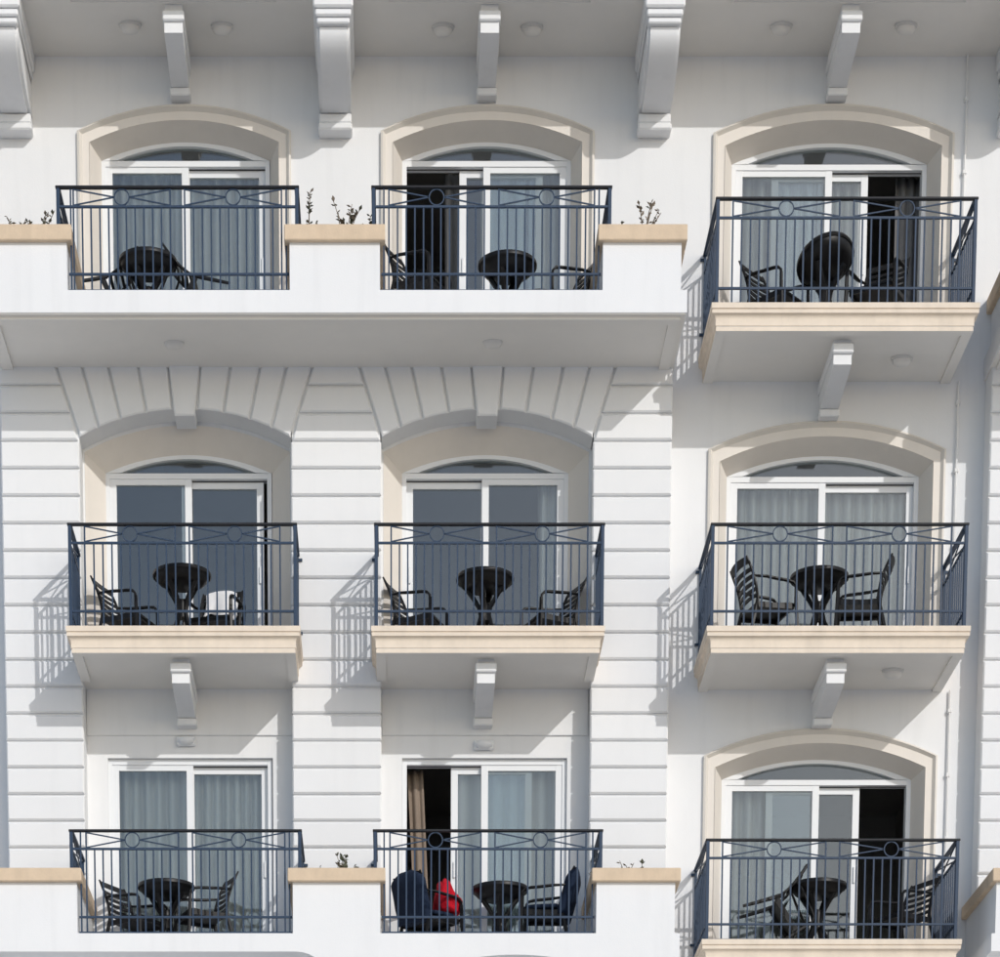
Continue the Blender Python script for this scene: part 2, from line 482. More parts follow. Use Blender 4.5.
for c in (CL, CM):
    pts = arc_pts(c, ARCH['half']-0.001, ARCH['spring'], ARCH['crown'], 28)
    poly = [(c-ARCH['half']-0.24, Z_TOP-0.004)] + [(c-ARCH['half']+0.001, ARCH['spring']-0.01)]
    m = MB(); n = len(pts)
    vs = []
    for x, z in pts: vs += [(x, STONE_BACK-0.002, z+0.004), (x, STONE_BACK-0.002, Z_TOP-0.003), (x, WB+0.005, z+0.004), (x, WB+0.005, Z_TOP-0.003)]
    fs = []
    for i in range(n-1):
        a = 4*i; b = a+4
        fs += [(a, b, b+1, a+1), (a+2, a+3, b+3, b+2), (a, a+2, b+2, b), (a+1, b+1, b+3, a+3)]
    m.add(vs, fs)
    sp = part(m, 'arch_spandrel', 'stone')
    for i in range(9):
        if i == 4: continue
        x0t, x1t, x0b, x1b = c+VT[i], c+VT[i+1], c+VB[i], c+VB[i+1]
        x0b = max(x0b, c-ARCH['half']); x1b = min(x1b, c+ARCH['half'])
        low = [(x0b + (x1b-x0b)*k/3, arc_z(x0b+(x1b-x0b)*k/3, c, ARCH['half'], ARCH['spring'], ARCH['crown'])) for k in range(4)]
        pl = low + [(x1t, Z_TOP), (x0t, Z_TOP)]
        stone(pl, 'voussoir', sp, [0.0, 0.0, 0.0, GAP, 0.001, GAP])
    stone([(c-0.108, 2.362), (c+0.108, 2.362), (c+0.1645, Z_TOP), (c-0.1645, Z_TOP)], 'keystone', sp, [0.0, 0.004, 0.001, 0.004], -0.022, WB-0.03)

# plaster band above the square windows of the lowest row
for c in (CL, CM):
    part(MB().box(c-1.10, c+1.10, WB-0.022, WB+0.004, -0.69, -0.215), 'plaster_band', 'stucco')

# ---- arched surrounds
def surround(cx, f, o_half, o_spring, o_crown, op, win, band=True):
    """cream band round an opening with a splayed reveal back to the window"""
    n = 28
    def path(half, spring, crown, zb):
        return [(cx-half, zb), (cx-half, (zb+spring)/2)] + arc_pts(cx, half, spring, crown, n) + [(cx+half, (zb+spring)/2), (cx+half, zb)]
    zb = f-0.01
    A = path(o_half, f+o_spring, f+o_crown, zb)
    A1 = path(o_half-0.022, f+o_spring-0.008, f+o_crown-0.022, zb)
    A2 = path(o_half-0.052, f+o_spring-0.022, f+o_crown-0.056, zb)
    B = path(op['half'], f+op['spring'], f+op['crown'], zb)
    C = path(win[0]-0.003, f+win[1]-0.003, f+win[2]-0.003, zb)
    yf = WB-0.010
    def skin(rings, name, material, parent=None):
        k = len(rings[0][0]); vs = []; fs = []
        for pts, y in rings: vs += [(x, y, z) for x, z in pts]
        for r in range(len(rings)-1):
            for i in range(k-1): fs.append((r*k+i, r*k+i+1, (r+1)*k+i+1, (r+1)*k+i))
        return part(MB().add(vs, fs), name, material, parent, True)
    back = [(B, WB-0.02), (C, WIN_Y+0.004), (C, WIN_Y+0.06), (B, WB+0.215), (B, WB+0.10)]
    if not band:
        skin([(B, WB+0.10), (B, WB-0.004)]+back[1:], 'window_surround', 'cream'); return
    root = skin([(A2, WB+0.004), (A2, yf), (B, yf-0.001)]+back, 'window_surround', 'cream')
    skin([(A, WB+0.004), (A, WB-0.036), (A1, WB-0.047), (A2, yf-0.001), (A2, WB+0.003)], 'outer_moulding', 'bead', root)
RWIN = (1.027, 2.00, 2.205)
LWIN = (0.889, 2.035, 2.215)
for f in FLOORS.values(): surround(CR, f, 1.253, 2.165, 2.442, RIGHT_OPEN, RWIN)
for c in (CL, CM): surround(c, H, 1.112, 2.185, 2.436, LEFT_OPEN, LWIN)
for c in (CL, CM): surround(c, 0.0, 1.1, 2.12, 2.415, MID_OPEN, LWIN, False)

# ---- windows
def ring_rect(mb, x0, x1, z0, z1, y0, y1, wl, wr, wt, wb):
    mb.bbox(x0, x0+wl, y0, y1, z0, z1, 0.004); mb.bbox(x1-wr, x1, y0, y1, z0, z1, 0.004)
    mb.box(x0+wl-0.002, x1-wr+0.002, y0+0.002, y1-0.002, z1-wt, z1-0.003); mb.box(x0+wl-0.002, x1-wr+0.002, y0+0.002, y1-0.002, z0+0.003, z0+wb)
    return mb
def window(cx, f, half, zt, crown, inner, opened, label=None, yw=WIN_Y):
    """two sliding sashes under an optional arched fanlight. inner = side (+1 right) of the sliding inner sash; opened = metres it has slid"""
    root = empty('window', (0, 0, -GROUND), hotel)
    if label: root['label'] = label
    zt = f+zt
    fr = MB()
    fr.bbox(cx-half, cx-half+0.05, yw, yw+0.13, f-0.01, zt, 0.004).bbox(cx+half-0.05, cx+half, yw, yw+0.13, f-0.01, zt, 0.004)
    fr.box(cx-half+0.048, cx+half-0.048, yw+0.002, yw+0.128, zt-0.055, zt-0.001)
    fr.box(cx-half+0.048, cx+half-0.048, yw+0.002, yw+0.128, f-0.01, f+0.04)
    if crown:
        zc = f+crown
        o = arc_pts(cx, half, zt-0.002, zc, 24); i_ = arc_pts(cx, half-0.17, zt+0.004, zc-0.038, 24)
        vs = []; fs = []
        for (xo, zo), (xi, zi) in zip(o, i_): vs += [(xo, yw, zo), (xi, yw, zi), (xo, yw+0.1, zo), (xi, yw+0.1, zi)]
        for k in range(24):
            a = 4*k; b = a+4
            fs += [(a, b, b+1, a+1), (a+2, a+3, b+3, b+2), (a, a+2, b+2, b), (a+1, b+1, b+3, a+3)]
        fr.add(vs, fs)
        fl = MB().prism_xz([(x, z) for x, z in arc_pts(cx, half-0.165, zt+0.002, zc-0.034, 24)][::-1], yw+0.045, yw+0.06)
        part(fl, 'fanlight_pane', 'glass', root)
    part(fr, 'frame', 'upvc', root)
    z0, z1 = f+0.035, zt-0.05
    w = half-0.045+0.035
    for side, y0 in ((-inner, yw+0.012), (inner, yw+0.068)):
        if side == inner:
            x0 = cx+half-0.045-w if side > 0 else cx-half+0.045
            x0 += -inner*opened
            zz = z1-0.012; st, tp = 0.075, 0.068
        else:
            x0 = cx+half-0.045-w if side > 0 else cx-half+0.045
            zz = z1; st, tp = 0.075, 0.062
        s = part(ring_rect(MB(), x0, x0+w, z0, zz, y0, y0+0.046, st, st, tp, 0.09), 'sash', 'upvc', root)
        part(MB().box(x0+st-0.006, x0+w-st+0.006, y0+0.016, y0+0.030, z0+0.08, zz-tp+0.006), 'pane', 'glass', root)
        if side == inner:
            hx = x0+w-0.04 if side > 0 else x0+0.04
            part(MB().bbox(hx-0.012, hx+0.012, y0-0.022, y0+0.004, f+0.95, f+1.12, 0.004), 'handle', 'upvc', root)
    part(MB().box(cx-half+0.05, cx+half-0.05, yw+0.058, yw+0.068, zt-0.062, zt-0.054), 'track', 'gasket', root)
    return root
WL = CL-0.008
window(WL, H, LWIN[0], LWIN[1], LWIN[2], 1, 0.0)
window(CM, H, LWIN[0], LWIN[1], LWIN[2], -1, 0.56, 'window with its left sash slid open')
window(CR, H, RWIN[0], RWIN[1], RWIN[2], 1, 0.56, 'window with its right sash slid open')
window(WL, 0, LWIN[0], LWIN[1], LWIN[2], 1, 0.045, 'window with dark glass, sash open by a crack')
window(CM, 0, LWIN[0], LWIN[1], LWIN[2], -1, 0.0)
window(CR, 0, RWIN[0], RWIN[1], RWIN[2], 1, 0.0)
window(WL, -H, 0.884, 2.148, None, 1, 0.0, None, WB+0.045)
window(CM, -H, 0.884, 2.148, None, -1, 0.48, 'square window with its left sash slid open', WB+0.045)
window(CR, -H, RWIN[0], RWIN[1], RWIN[2], 1, 0.50, 'arched window with its right sash slid open')

# ---- balconies with sandstone cornice
CORN = [(0.0, -0.247), (0.0, -0.210), (-0.008, -0.207), (-0.008, -0.203), (0.005, -0.200), (0.005, -0.140), (0.009, -0.122), (0.020, -0.108), (0.036, -0.099), (0.044, -0.096),
        (0.046, -0.064), (0.038, -0.061), (0.038, -0.056), (0.050, -0.053), (0.052, -0.004), (0.048, 0.0)]
def balcony(cx, f, xl, xr, yb):
    """slab whose bottom arris runs xl..xr, back to yb"""
    yf = -0.832
    vs = []; fs = []; n = len(CORN)
    for o, z in CORN:
        vs += [(xl-o, yb, f+z), (xl-o, yf-o, f+z), (xr+o, yf-o, f+z), (xr+o, yb, f+z)]
    for i in range(n-1):
        for k in range(3): fs.append((i*4+k, i*4+k+1, (i+1)*4+k+1, (i+1)*4+k))
    # drip rim underneath
    ins = 0.10
    o = len(vs)
    vs += [(xl+ins, yb, f-0.247), (xl+ins, yf+ins, f-0.247), (xr-ins, yf+ins, f-0.247), (xr-ins, yb, f-0.247)]
    vs += [(xl+ins, yb, f-0.225), (xl+ins, yf+ins, f-0.225), (xr-ins, yf+ins, f-0.225), (xr-ins, yb, f-0.225)]
    nb = len(vs)
    slab = part(MB().box(xl+0.004, xr-0.004, yf+0.004, WB+0.1, f-0.226, f-0.006), 'balcony_slab', 'soffit')
    cm = MB().add(vs[:n*4], fs)
    part(cm, 'cornice', 'cornice', slab, True)
    rim = MB().add([vs[k] for k in (0, 1, 2, 3)] + vs[o:], [(0, 1, 5, 4), (1, 2, 6, 5), (2, 3, 7, 6), (4, 5, 9, 8), (5, 6, 10, 9), (6, 7, 11, 10)])
    part(rim, 'drip_rim', 'soffit', slab)
    part(MB().box(xl-0.041, xr+0.041, yf-0.041, WB-0.05, f-0.012, f-0.0005), 'floor_topping', 'cornice', slab)
for c, xl, xr in ((CL, -1.158, 1.138), (CM, 1.966, 4.258)):
    balcony(c, 0.0, xl, xr, 0.03)
    corbel(c-0.022, -0.225, 0.145)
for f in FLOORS.values():
    balcony(CR, f, 5.40, 8.0, WB+0.01)
    corbel(CR-0.004, f-0.225, 0.145)

# ---- long slabs with planters (left pair of bays, and the next pair beyond the right bay)
def long_slab(x0, x1, f, zlow, rim=True):
    z1 = f-0.009
    slab = part(MB().box(x0, x1, -1.15, WB+0.1, zlow+0.036, z1), 'terrace_slab', 'stucco')
    if not rim: return
    part(MB().box(x0+0.06, x1-0.06, -1.085, -0.96, zlow, zlow+0.038)
         .box(x0+0.06, x0+0.17, -0.96, WB+0.005, zlow, zlow+0.038).box(x1-0.17, x1-0.06, -0.96, WB+0.005, zlow, zlow+0.038), 'drip_rim', 'soffit', slab)
    part(MB().box(x0+0.012, x1-0.012, -1.14, WB+0.09, zlow+0.028, zlow+0.040), 'soffit_panel', 'soffit', slab)
def planter(x0, x1, f, z0c, z1c, yb=WB+0.005, closed_left=True, closed_right=True):
    """masonry planter: x0..x1 is the coping, the walls are set back under it"""
    s = 0.052
    a, b, yf = x0+s, x1-s, -1.15
    w = MB()
    t = 0.14
    w.box(a, b, yf, yf+t, f-0.009, z0c+0.004)
    w.box(a, a+t, yf+t-0.001, yb, f-0.009, z0c+0.004).box(b-t, b, yf+t-0.001, yb, f-0.009, z0c+0.004)
    root = part(w, 'planter', 'stucco')
    c = MB(); cw = 0.23; yfc = -1.205
    c.bbox(x0, x1, yfc, yfc+cw, z0c, z1c, 0.008)
    c.bbox(x0, x0+cw, yfc+cw+0.003, yb, z0c, z1c-0.001, 0.008).bbox(x1-cw, x1, yfc+cw+0.003, yb, z0c, z1c-0.001, 0.008)
    part(c, 'coping', 'cap', root)
    part(MB().box(a+t-0.01, b-t+0.01, yf+t-0.01, yb, f, z1c-0.05), 'soil', 'soil', root)
long_slab(-1.985, 5.073, H, 2.812)
long_slab(-1.985, 5.09, -H, -3.236, False)
long_slab(8.355, 13.0, H, 2.812)
long_slab(8.30, 13.0, -H, -3.286, False)
TOPC, LOWC = (H+0.428, H+0.575), (-H+0.49, -H+0.62)
for z, f in ((TOPC, H), (LOWC, -H)):
    planter(-2.06, -1.056, f, *z)
    planter(1.057, 2.060, f, *z)
    planter(4.176, 5.062 if f > 0 else 5.088, f, *z)
    planter(8.366 if f > 0 else 8.283, 9.255, f, *z)

# storey below the lowest slab: front wall with wide low arches
def lower_front():
    y0, y1 = -1.15, -0.70
    m = MB()
    ztop, zbot = -3.20, -5.9
    def flat_arch(cx, h, crown, rx=0.42, rz=0.5, n=10):
        """flat head with rounded haunches"""
        r = [(cx+h-rx+rx*math.sin(R(90)*i/n), crown-rz+rz*math.cos(R(90)*i/n)) for i in range(n+1)]
        return [(2*cx-x, z) for x, z in reversed(r)] + r
    arcs = [(-0.21, 1.77, -3.254), (3.40, 1.15, -3.285)]
    x = -1.985
    for cx, h, cr in arcs:
        if cx-h > x: m.box(x, cx-h, y0, y1, zbot, ztop)
        p = [(-1.985, cr)] + [q for q in flat_arch(cx, h, cr) if q[0] > 0] + [(cx+h, zbot)] if cx < 1 else [(cx-h, zbot)] + arc_pts(cx, h, cr-0.23, cr, 24) + [(cx+h, zbot)]
        for (xa, za), (xb, zb) in zip(p, p[1:]):
            if xb-xa < 1e-6: continue
            vs = [(xa,y0,za),(xb,y0,zb),(xb,y0,ztop),(xa,y0,ztop),(xa,y1,za),(xb,y1,zb),(xb,y1,ztop),(xa,y1,ztop)]
            m.add(vs, [(0,1,2,3),(7,6,5,4),(0,4,5,1)])
        x = cx+h
    m.box(x, 5.09, y0, y1, zbot, ztop)
    m.box(-1.985, 5.09, y0, WB, GROUND, zbot)
    return m
part(lower_front(), 'lower_storey_wall', 'stucco')

# ---- bulkhead lamps
def soffit_lamp(x, y, z):
    m = MB().lathe([(0.0, 0.0), (0.085, 0.0), (0.085, -0.03), (0.07, -0.035), (0.0, -0.035)], 16)
    for i in range(len(m.v)): m.v[i] = (m.v[i][0]*1.35+x, m.v[i][1]*0.85+y, m.v[i][2]+z+0.004)
    root = part(m, 'bulkhead_lamp', 'lampbody', None, True)
    d = MB().lathe([(0.072, -0.03), (0.07, -0.055), (0.055, -0.08), (0.03, -0.092), (0.0, -0.095)], 16)
    for i in range(len(d.v)): d.v[i] = (d.v[i][0]*1.35+x, d.v[i][1]*0.85+y, d.v[i][2]+z+0.004)
    part(d, 'lamp_diffuser', 'lampglass', root, True)
for x, y in ((-0.532, -0.24), (0.40, -0.22), (2.647, -0.20), (3.552, -0.20), (6.082, -0.22), (7.35, -0.23)): soffit_lamp(x, y, EAVE)
for x, y in ((-0.098, -0.53), (3.158, -0.55)): soffit_lamp(x, y, 2.868)
soffit_lamp(7.394, -0.21, H-0.225); soffit_lamp(7.37, -0.27, -0.225)
def wall_lamp(x, z):
    m = MB().bbox(x-0.105, x+0.105, WB-0.045, WB-0.015, z-0.05, z+0.05, 0.012)
    root = part(m, 'bulkhead_lamp', 'upvc')
    d = MB().lathe([(0.092, 0.0), (0.09, 0.025), (0.075, 0.05), (0.042, 0.066), (0.0, 0.072)], 16)
    d.v = [(x+a, WB-0.042-c, z+b*0.48) for a, b, c in d.v]
    part(d, 'lamp_diffuser', 'upvc', root, True)
wall_lamp(-0.075, -0.755); wall_lamp(3.112, -0.795)

# ---- lightning conductor down the right bay
m = MB()
for z0, z1 in ((H-0.02, EAVE), (0.0, H-0.24), (-H, -0.24), (GROUND, -H-0.24)):
    m.tube([(8.088, WB-0.035, z0), (8.088, WB-0.035, z1)], 0.011, 8)
cond = part(m, 'lightning_conductor', 'cable', None, True)
for z in (5.55, 4.85, 4.1, 3.5, 2.62, 1.95, 1.2, 0.5, -0.45, -1.1, -1.75, -2.5):
    part(MB().bbox(8.066, 8.110, WB-0.052, WB+0.004, z-0.02, z+0.02, 0.006), 'clip', 'cable', cond)

# ------------------------------------------------------------------ railings
BAL = {}
def baluster_mesh(h):
    k = round(h, 3)
    if k not in BAL:
        BAL[k] = MB().bar((0, 0, 0), (0, 0, h), 0.0155).mesh('baluster', 'iron')
    return BAL[k]
RING = MB()
_rs = 20; _vs = []; _fs = []
for i in range(_rs):
    a = 2*math.pi*i/_rs
    for rr, yy in ((0.068, -0.006), (0.079, -0.006), (0.079, 0.006), (0.068, 0.006)):
        _vs.append((rr*math.cos(a), yy, rr*math.sin(a)))
for i in range(_rs):
    j = (i+1) % _rs
    for k in range(4): _fs.append((i*4+k, i*4+(k+1) % 4, j*4+(k+1) % 4, j*4+k))
RING.add(_vs, _fs)
RING_ME = RING.mesh('ring', 'iron', True)
def railing(x0, x1, f, yf, yb, ztop=1.0, gap=None, zc=None, step=0.0885, end_bars=2):
    """front panel at yf with returns to yb. gap = (a, b): x range where bars reach the floor; elsewhere they stand on the coping at zc"""
    root = empty('railing', (0, 0, -GROUND), hotel)
    zm, zl, zb = ztop-0.176, 0.165, 0.012
    def P(mb, name, sm=False, mk='iron'): return part(mb, name, mk, root, sm)
    P(MB().bbox(x0-0.024, x1+0.024, yf-0.024, yf+0.024, f+ztop-0.012, f+ztop+0.010, 0.004), 'top_rail', False, 'handrail')
    P(MB().box(x0+0.016, x1-0.016, yf-0.011, yf+0.011, f+zm-0.012, f+zm+0.008), 'middle_rail')
    ga, gb = gap if gap else (x0+0.016, x1-0.016)
    P(MB().box(ga, gb, yf-0.011, yf+0.011, f+zl-0.010, f+zl+0.010), 'lower_rail')
    P(MB().box(ga, gb, yf-0.014, yf+0.014, f+zb-0.010, f+zb+0.008), 'bottom_rail')
    def base(x): return f if (gap is None or gap[0] < x < gap[1]) else zc-0.01
    for x in (x0, x1):
        P(MB().bbox(x-0.017, x+0.017, yf-0.017, yf+0.017, base(x), f+ztop-0.010, 0.003), 'post')
    mid = (x0+x1)/2
    full = [x0+0.152, mid-0.072, mid+0.072, x1-0.152]
    for x in full:
        o = link('post', baluster_mesh(f+ztop-0.008-base(x)), root, (x, yf, base(x)))
    # plain balusters up to the middle rail
    for a, b in ((full[0], full[1]), (full[2], full[3])):
        n = max(2, round((b-a)/step))
        for i in range(1, n):
            x = a+(b-a)*i/n
            link('baluster', baluster_mesh(f+zm-0.006-base(x)), root, (x, yf, base(x)))
    if gap:
        for x in (gap[0]+0.025, gap[1]-0.025):
            link('post', baluster_mesh(ztop-0.008), root, (x, yf, f))
    # frieze: ring and four slanting bars in each half
    for a, b in ((full[0], full[1]), (full[2], full[3])):
        cx = (a+b)/2; cz = f+(ztop-0.012+zm+0.008)/2
        link('ring', RING_ME, root, (cx, yf, cz))
        for s, e in ((-1, a), (1, b)):
            for zz in (f+ztop-0.018, f+zm+0.012):
                P(MB().bar((e, yf, zz), (cx+s*0.073, yf, cz), 0.0115), 'slanting_bar')
    # returns to the wall
    for x in (x0, x1):
        m = MB()
        m.box(x-0.022, x+0.022, yf+0.025, yb, f+ztop-0.012, f+ztop+0.009)
        zz = f if gap is None else zc
        m.box(x-0.010, x+0.010, yf+0.018, yb, f+zm-0.011, f+zm+0.007)
        if gap is None:
            m.box(x-0.010, x+0.010, yf+0.018, yb, f+zl-0.009, f+zl+0.009)
            m.box(x-0.012, x+0.012, yf+0.018, yb, f+zb-0.009, f+zb+0.007)
        n = max(2, int((yb-yf)/0.1))
        for i in range(1, n):
            y = yf+(yb-yf)*i/n
            m.bar((x, y, zz), (x, y, f+zm), 0.016)
        m.bar((x, yf+0.12, f+zm), (x, yb-0.06, f+ztop-0.02), 0.012)
        m.bar((x, yf+0.12, f+ztop-0.02), (x, yb-0.06, f+zm), 0.012)
        m.box(x-0.013, x+0.013, yb-0.035, yb-0.010, zz, f+ztop-0.012)
        P(m, 'side_panel')
        s = 1 if x > mid else -1
        fx = MB()
        for z in ((f+ztop-0.05, f+zl+0.06) if gap is None else (f+ztop-0.05,)):
            fx.box(min(x, x+s*0.05), max(x, x+s*0.05), yb-0.022, yb+0.004, z-0.012, z+0.012)
        P(fx, 'wall_bracket')
    return root
railing(-1.164, 1.136, 0.0, -0.80, 0.0)
railing(1.968, 4.280, 0.0, -0.80, 0.0)
for f in FLOORS.values(): railing(5.405, 7.995, f, -0.80, WB)
for (z, f, zt) in ((TOPC, H, 0.965), (LOWC, -H, 1.012)):
    g1 = (-1.095, 1.10); g2 = (2.022, 4.214)
    railing(-1.195 if f > 0 else -1.165, 1.180, f, -1.085, 0.0, zt, g1, z[1])
    railing(1.945 if f > 0 else 1.955, 4.295 if f > 0 else 4.272, f, -1.085, 0.0, zt, g2, z[1])

# ------------------------------------------------------------------ curtains
def curtain(x0, x1, f, z1, y, label, material='sheer', amp=0.06, wl=0.12, z0=0.03, lean=0.0):
    n = max(8, int((x1-x0)/wl*8)); rows = 10
    rnd = random.Random(label)
    ph = rnd.random()*6
    vs = []; fs = []; fold = []
    for j in range(rows+1):
        t = j/rows; z = f+z1+(z0-z1)*t
        for i in range(n+1):
            u = i/n; xx = (x1-x0)*u
            w = 2*math.pi*xx/wl
            dd = math.sin(w+ph+0.9*math.sin(xx*5+ph)) + 0.35*math.sin(w*0.47+1.3+ph+0.5*t)
            a = amp*(0.6+0.4*t)
            fold.append(min(max(0.5+0.42*dd, 0.0), 1.0))
            vs.append((x0+xx+0.012*math.sin(w*1.0+1+ph)*t + lean*t, y+a*dd, z))
    for j in range(rows):
        for i in range(n):
            a = j*(n+1)+i; fs.append((a, a+1, a+n+2, a+n+1))
    me = bpy.data.meshes.new('curtain'); me.from_pydata(vs, [], fs); me.update()
    me.attributes.new('fold', 'FLOAT', 'POINT').data.foreach_set('value', fold)
    for p in me.polygons: p.use_smooth = True
    me.materials.append(M[material])
    o = link('curtain', me)
    if material != 'sheer':
        md = o.modifiers.new('thickness', 'SOLIDIFY'); md.thickness = 0.006
    tag(o, label, 'curtain', 'curtains hanging behind the windows')
CY = WIN_Y+0.24
curtain(CL-0.85, CL-0.02, H, 2.045, CY, 'pleated sheer curtain in left pane of top left window')
curtain(CL+0.02, CL+0.85, H, 2.045, CY, 'pleated sheer curtain in right pane of top left window')
curtain(CM-0.05, CM+0.42, H, 2.045, CY, 'sheer curtain beside open sash of top middle window', amp=0.035, wl=0.16)
curtain(CM+0.46, CM+0.85, H, 2.045, CY+0.03, 'sheer curtain at right edge of top middle window')
curtain(CM-0.43, CM-0.22, H, 2.045, CY+0.06, 'grey drape in dark opening of top middle window', 'greydrape', 0.035, 0.11)
curtain(CR-1.0, CR-0.1, H, 2.01, CY, 'sheer curtain in left pane of top right window', wl=0.13)
curtain(CR-0.08, CR+0.42, H, 2.01, CY+0.02, 'sheer curtain behind slid sash of top right window', wl=0.11)
curtain(CR+0.75, CR+1.02, H, 2.01, CY+0.06, 'grey drape in dark opening of top right window', 'greydrape', 0.035, 0.10)
curtain(CM+0.58, CM+0.84, 0, 2.045, CY, 'narrow sheer curtain at right edge of middle row centre window')
curtain(CR-1.0, CR-0.02, 0, 2.01, CY, 'sheer curtain in left pane of middle row right window', wl=0.12)
curtain(CR+0.02, CR+1.0, 0, 2.01, CY, 'sheer curtain in right pane of middle row right window', wl=0.12)
CYL = WB+0.045+0.24
curtain(CL-0.84, CL-0.02, -H, 2.11, CYL+0.03, 'sheer curtain in left pane of square bottom left window', wl=0.13)
curtain(CL+0.02, CL+0.84, -H, 2.11, CYL+0.03, 'sheer curtain in right pane of square bottom left window', wl=0.11)
curtain(CM-0.28, CM+0.84, -H, 2.11, CYL+0.03, 'sheer curtain behind right panes of square bottom middle window', amp=0.035, wl=0.17)
curtain(CM-0.83, CM-0.66, -H, 2.11, CYL+0.03, 'taupe drape tied back in opening of bottom middle window', 'drape', 0.03, 0.09, lean=0.10)
curtain(CR-1.0, CR-0.52, -H, 2.01, CY, 'sheer curtain at left edge of bottom right window', wl=0.12)

# ------------------------------------------------------------------ furniture
def make_chair(variant):
    """resin armchair facing -Y, feet on z = 0"""
    root = empty('armchair')
    mk = 'plastic' if variant == 0 else 'plastic2'
    W = 0.255
    # seat: dished panel with slots between slats
    s = MB(); n = 7; prof = []
    for i in range(n+1):
        t = i/n; y = -0.235+0.45*t
        z = 0.435 - 0.030*t - 0.012*math.sin(math.pi*t) - (0.018 if i == 0 else 0)
        prof.append((y, z))
    top = [(y, z) for y, z in prof]; bot = [(y, z-0.024) for y, z in reversed(prof)]
    s.prism_yz(top+bot, -W+0.01, W-0.01)
    s.box(-W+0.02, W-0.02, -0.225, -0.20, 0.365, 0.42)
    s.prism_yz([(-0.21, 0.40), (0.20, 0.375), (0.20, 0.345), (-0.21, 0.36)], -W+0.005, -W+0.03)
    s.prism_yz([(-0.21, 0.40), (0.20, 0.375), (0.20, 0.345), (-0.21, 0.36)], W-0.03, W-0.005)
    s.build('seat', mk, root, True)
    # backrest: two stiles, top rail, slats
    def by(z): return 0.205 + (z-0.40)*0.30 + 0.03*math.sin((z-0.40)/0.44*math.pi)*-1
    br = empty('backrest', parent=root)
    for sx in (-1, 1):
        MB().tube([(sx*(W-0.022), by(z)-0.0, z) for z in (0.37, 0.47, 0.58, 0.70, 0.80, 0.865)], [0.021, 0.021, 0.021, 0.021, 0.019, 0.013], 6, flat=0.75).build('stile', mk, br, True)
    def slat(z, h, th=0.016):
        m = MB(); k = 8; vs = []; fs = []
        for i in range(k+1):
            u = -1+2*i/k; x = u*(W-0.025); dy = 0.03*(1-u*u)
            for zz, yy in ((z-h/2, 0), (z+h/2, 0), (z+h/2, th), (z-h/2, th)):
                vs.append((x, by(zz)+dy+yy-0.008, zz + (0.012*(1-u*u) if z > 0.8 else 0)))
        for i in range(k):
            a = i*4; b = a+4
            for q in range(4): fs.append((a+q, a+(q+1) % 4, b+(q+1) % 4, b+q))
        fs += [(3, 2, 1, 0), (4*k, 4*k+1, 4*k+2, 4*k+3)]
        return m.add(vs, fs)
    slat(0.822, 0.066).build('top_rail', mk, br, True)
    for z in (0.475, 0.540, 0.605, 0.670, 0.735): slat(z, 0.034).build('slat', mk, br, True)
    # arms run into the front legs
    for sx in (-1, 1):
        x = sx*(W+0.018)
        a = MB().tube([(x-sx*0.035, by(0.655)+0.005, 0.668), (x, 0.12, 0.658), (x, 0.0, 0.648), (x, -0.13, 0.640), (x, -0.19, 0.628), (x, -0.222, 0.596), (x, -0.228, 0.55)],
                      [0.018, 0.024, 0.026, 0.026, 0.025, 0.022, 0.020], 8, flat=0.62)
        a.build('armrest', mk, root, True)
        l = MB().tube([(x, -0.228, 0.57), (x, -0.232, 0.40), (x+sx*0.008, -0.245, 0.20), (x+sx*0.012, -0.262, 0.0)], [0.020, 0.023, 0.020, 0.016], 6)
        l.build('leg', mk, root, True)
        b = MB().tube([(sx*(W-0.022), by(0.42), 0.43), (sx*(W-0.012), 0.235, 0.30), (sx*(W+0.0), 0.275, 0.14), (sx*(W+0.005), 0.315, 0.0)], [0.022, 0.023, 0.020, 0.016], 6)
        b.build('leg', mk, root, True)
    return root
def make_table():
    root = empty('round_table')
    R0 = 0.305
    t = MB().lathe([(0.0, 0.722), (R0-0.02, 0.722), (R0-0.004, 0.717), (R0, 0.706), (R0, 0.682), (R0-0.012, 0.672), (R0-0.022, 0.684), (R0-0.03, 0.700), (0.20, 0.700), (0.0, 0.700)], 36)
    top = t.build('table_top', 'plastic', root, True)
    rb = MB()
    for k in range(12):
        a = 2*math.pi*k/12
        p = [(0.06*math.cos(a), 0.06*math.sin(a)), (0.27*math.cos(a), 0.27*math.sin(a))]
        rb.bar((p[0][0], p[0][1], 0.69), (p[1][0], p[1][1], 0.692), 0.014)
    rb.lathe([(0.16, 0.702), (0.165, 0.675), (0.175, 0.675), (0.18, 0.702)], 24)
    rb.lathe([(0.288, 0.690), (0.280, 0.668), (0.245, 0.628), (0.205, 0.604), (0.0, 0.598)], 32)
    rb.build('underside_dish', 'plastic', top, True)
    for k in range(4):
        a = R(45+90*k)
        c, s = math.cos(a), math.sin(a)
        pts = [(0.205, 0.64), (0.175, 0.59), (0.125, 0.52), (0.062, 0.42), (0.045, 0.34), (0.075, 0.24), (0.14, 0.13), (0.23, 0.02), (0.245, 0.0)]
        MB().tube([(r*c, r*s, z) for r, z in pts], [0.036, 0.038, 0.036, 0.032, 0.030, 0.028, 0.026, 0.022, 0.020], 6, flat=0.7).build('leg', 'plastic', root, True)
    MB().lathe([(0.0, 0.46), (0.045, 0.46), (0.058, 0.42), (0.052, 0.34), (0.058, 0.28), (0.0, 0.28)], 12).build('hub', 'plastic', root, True)
    return root

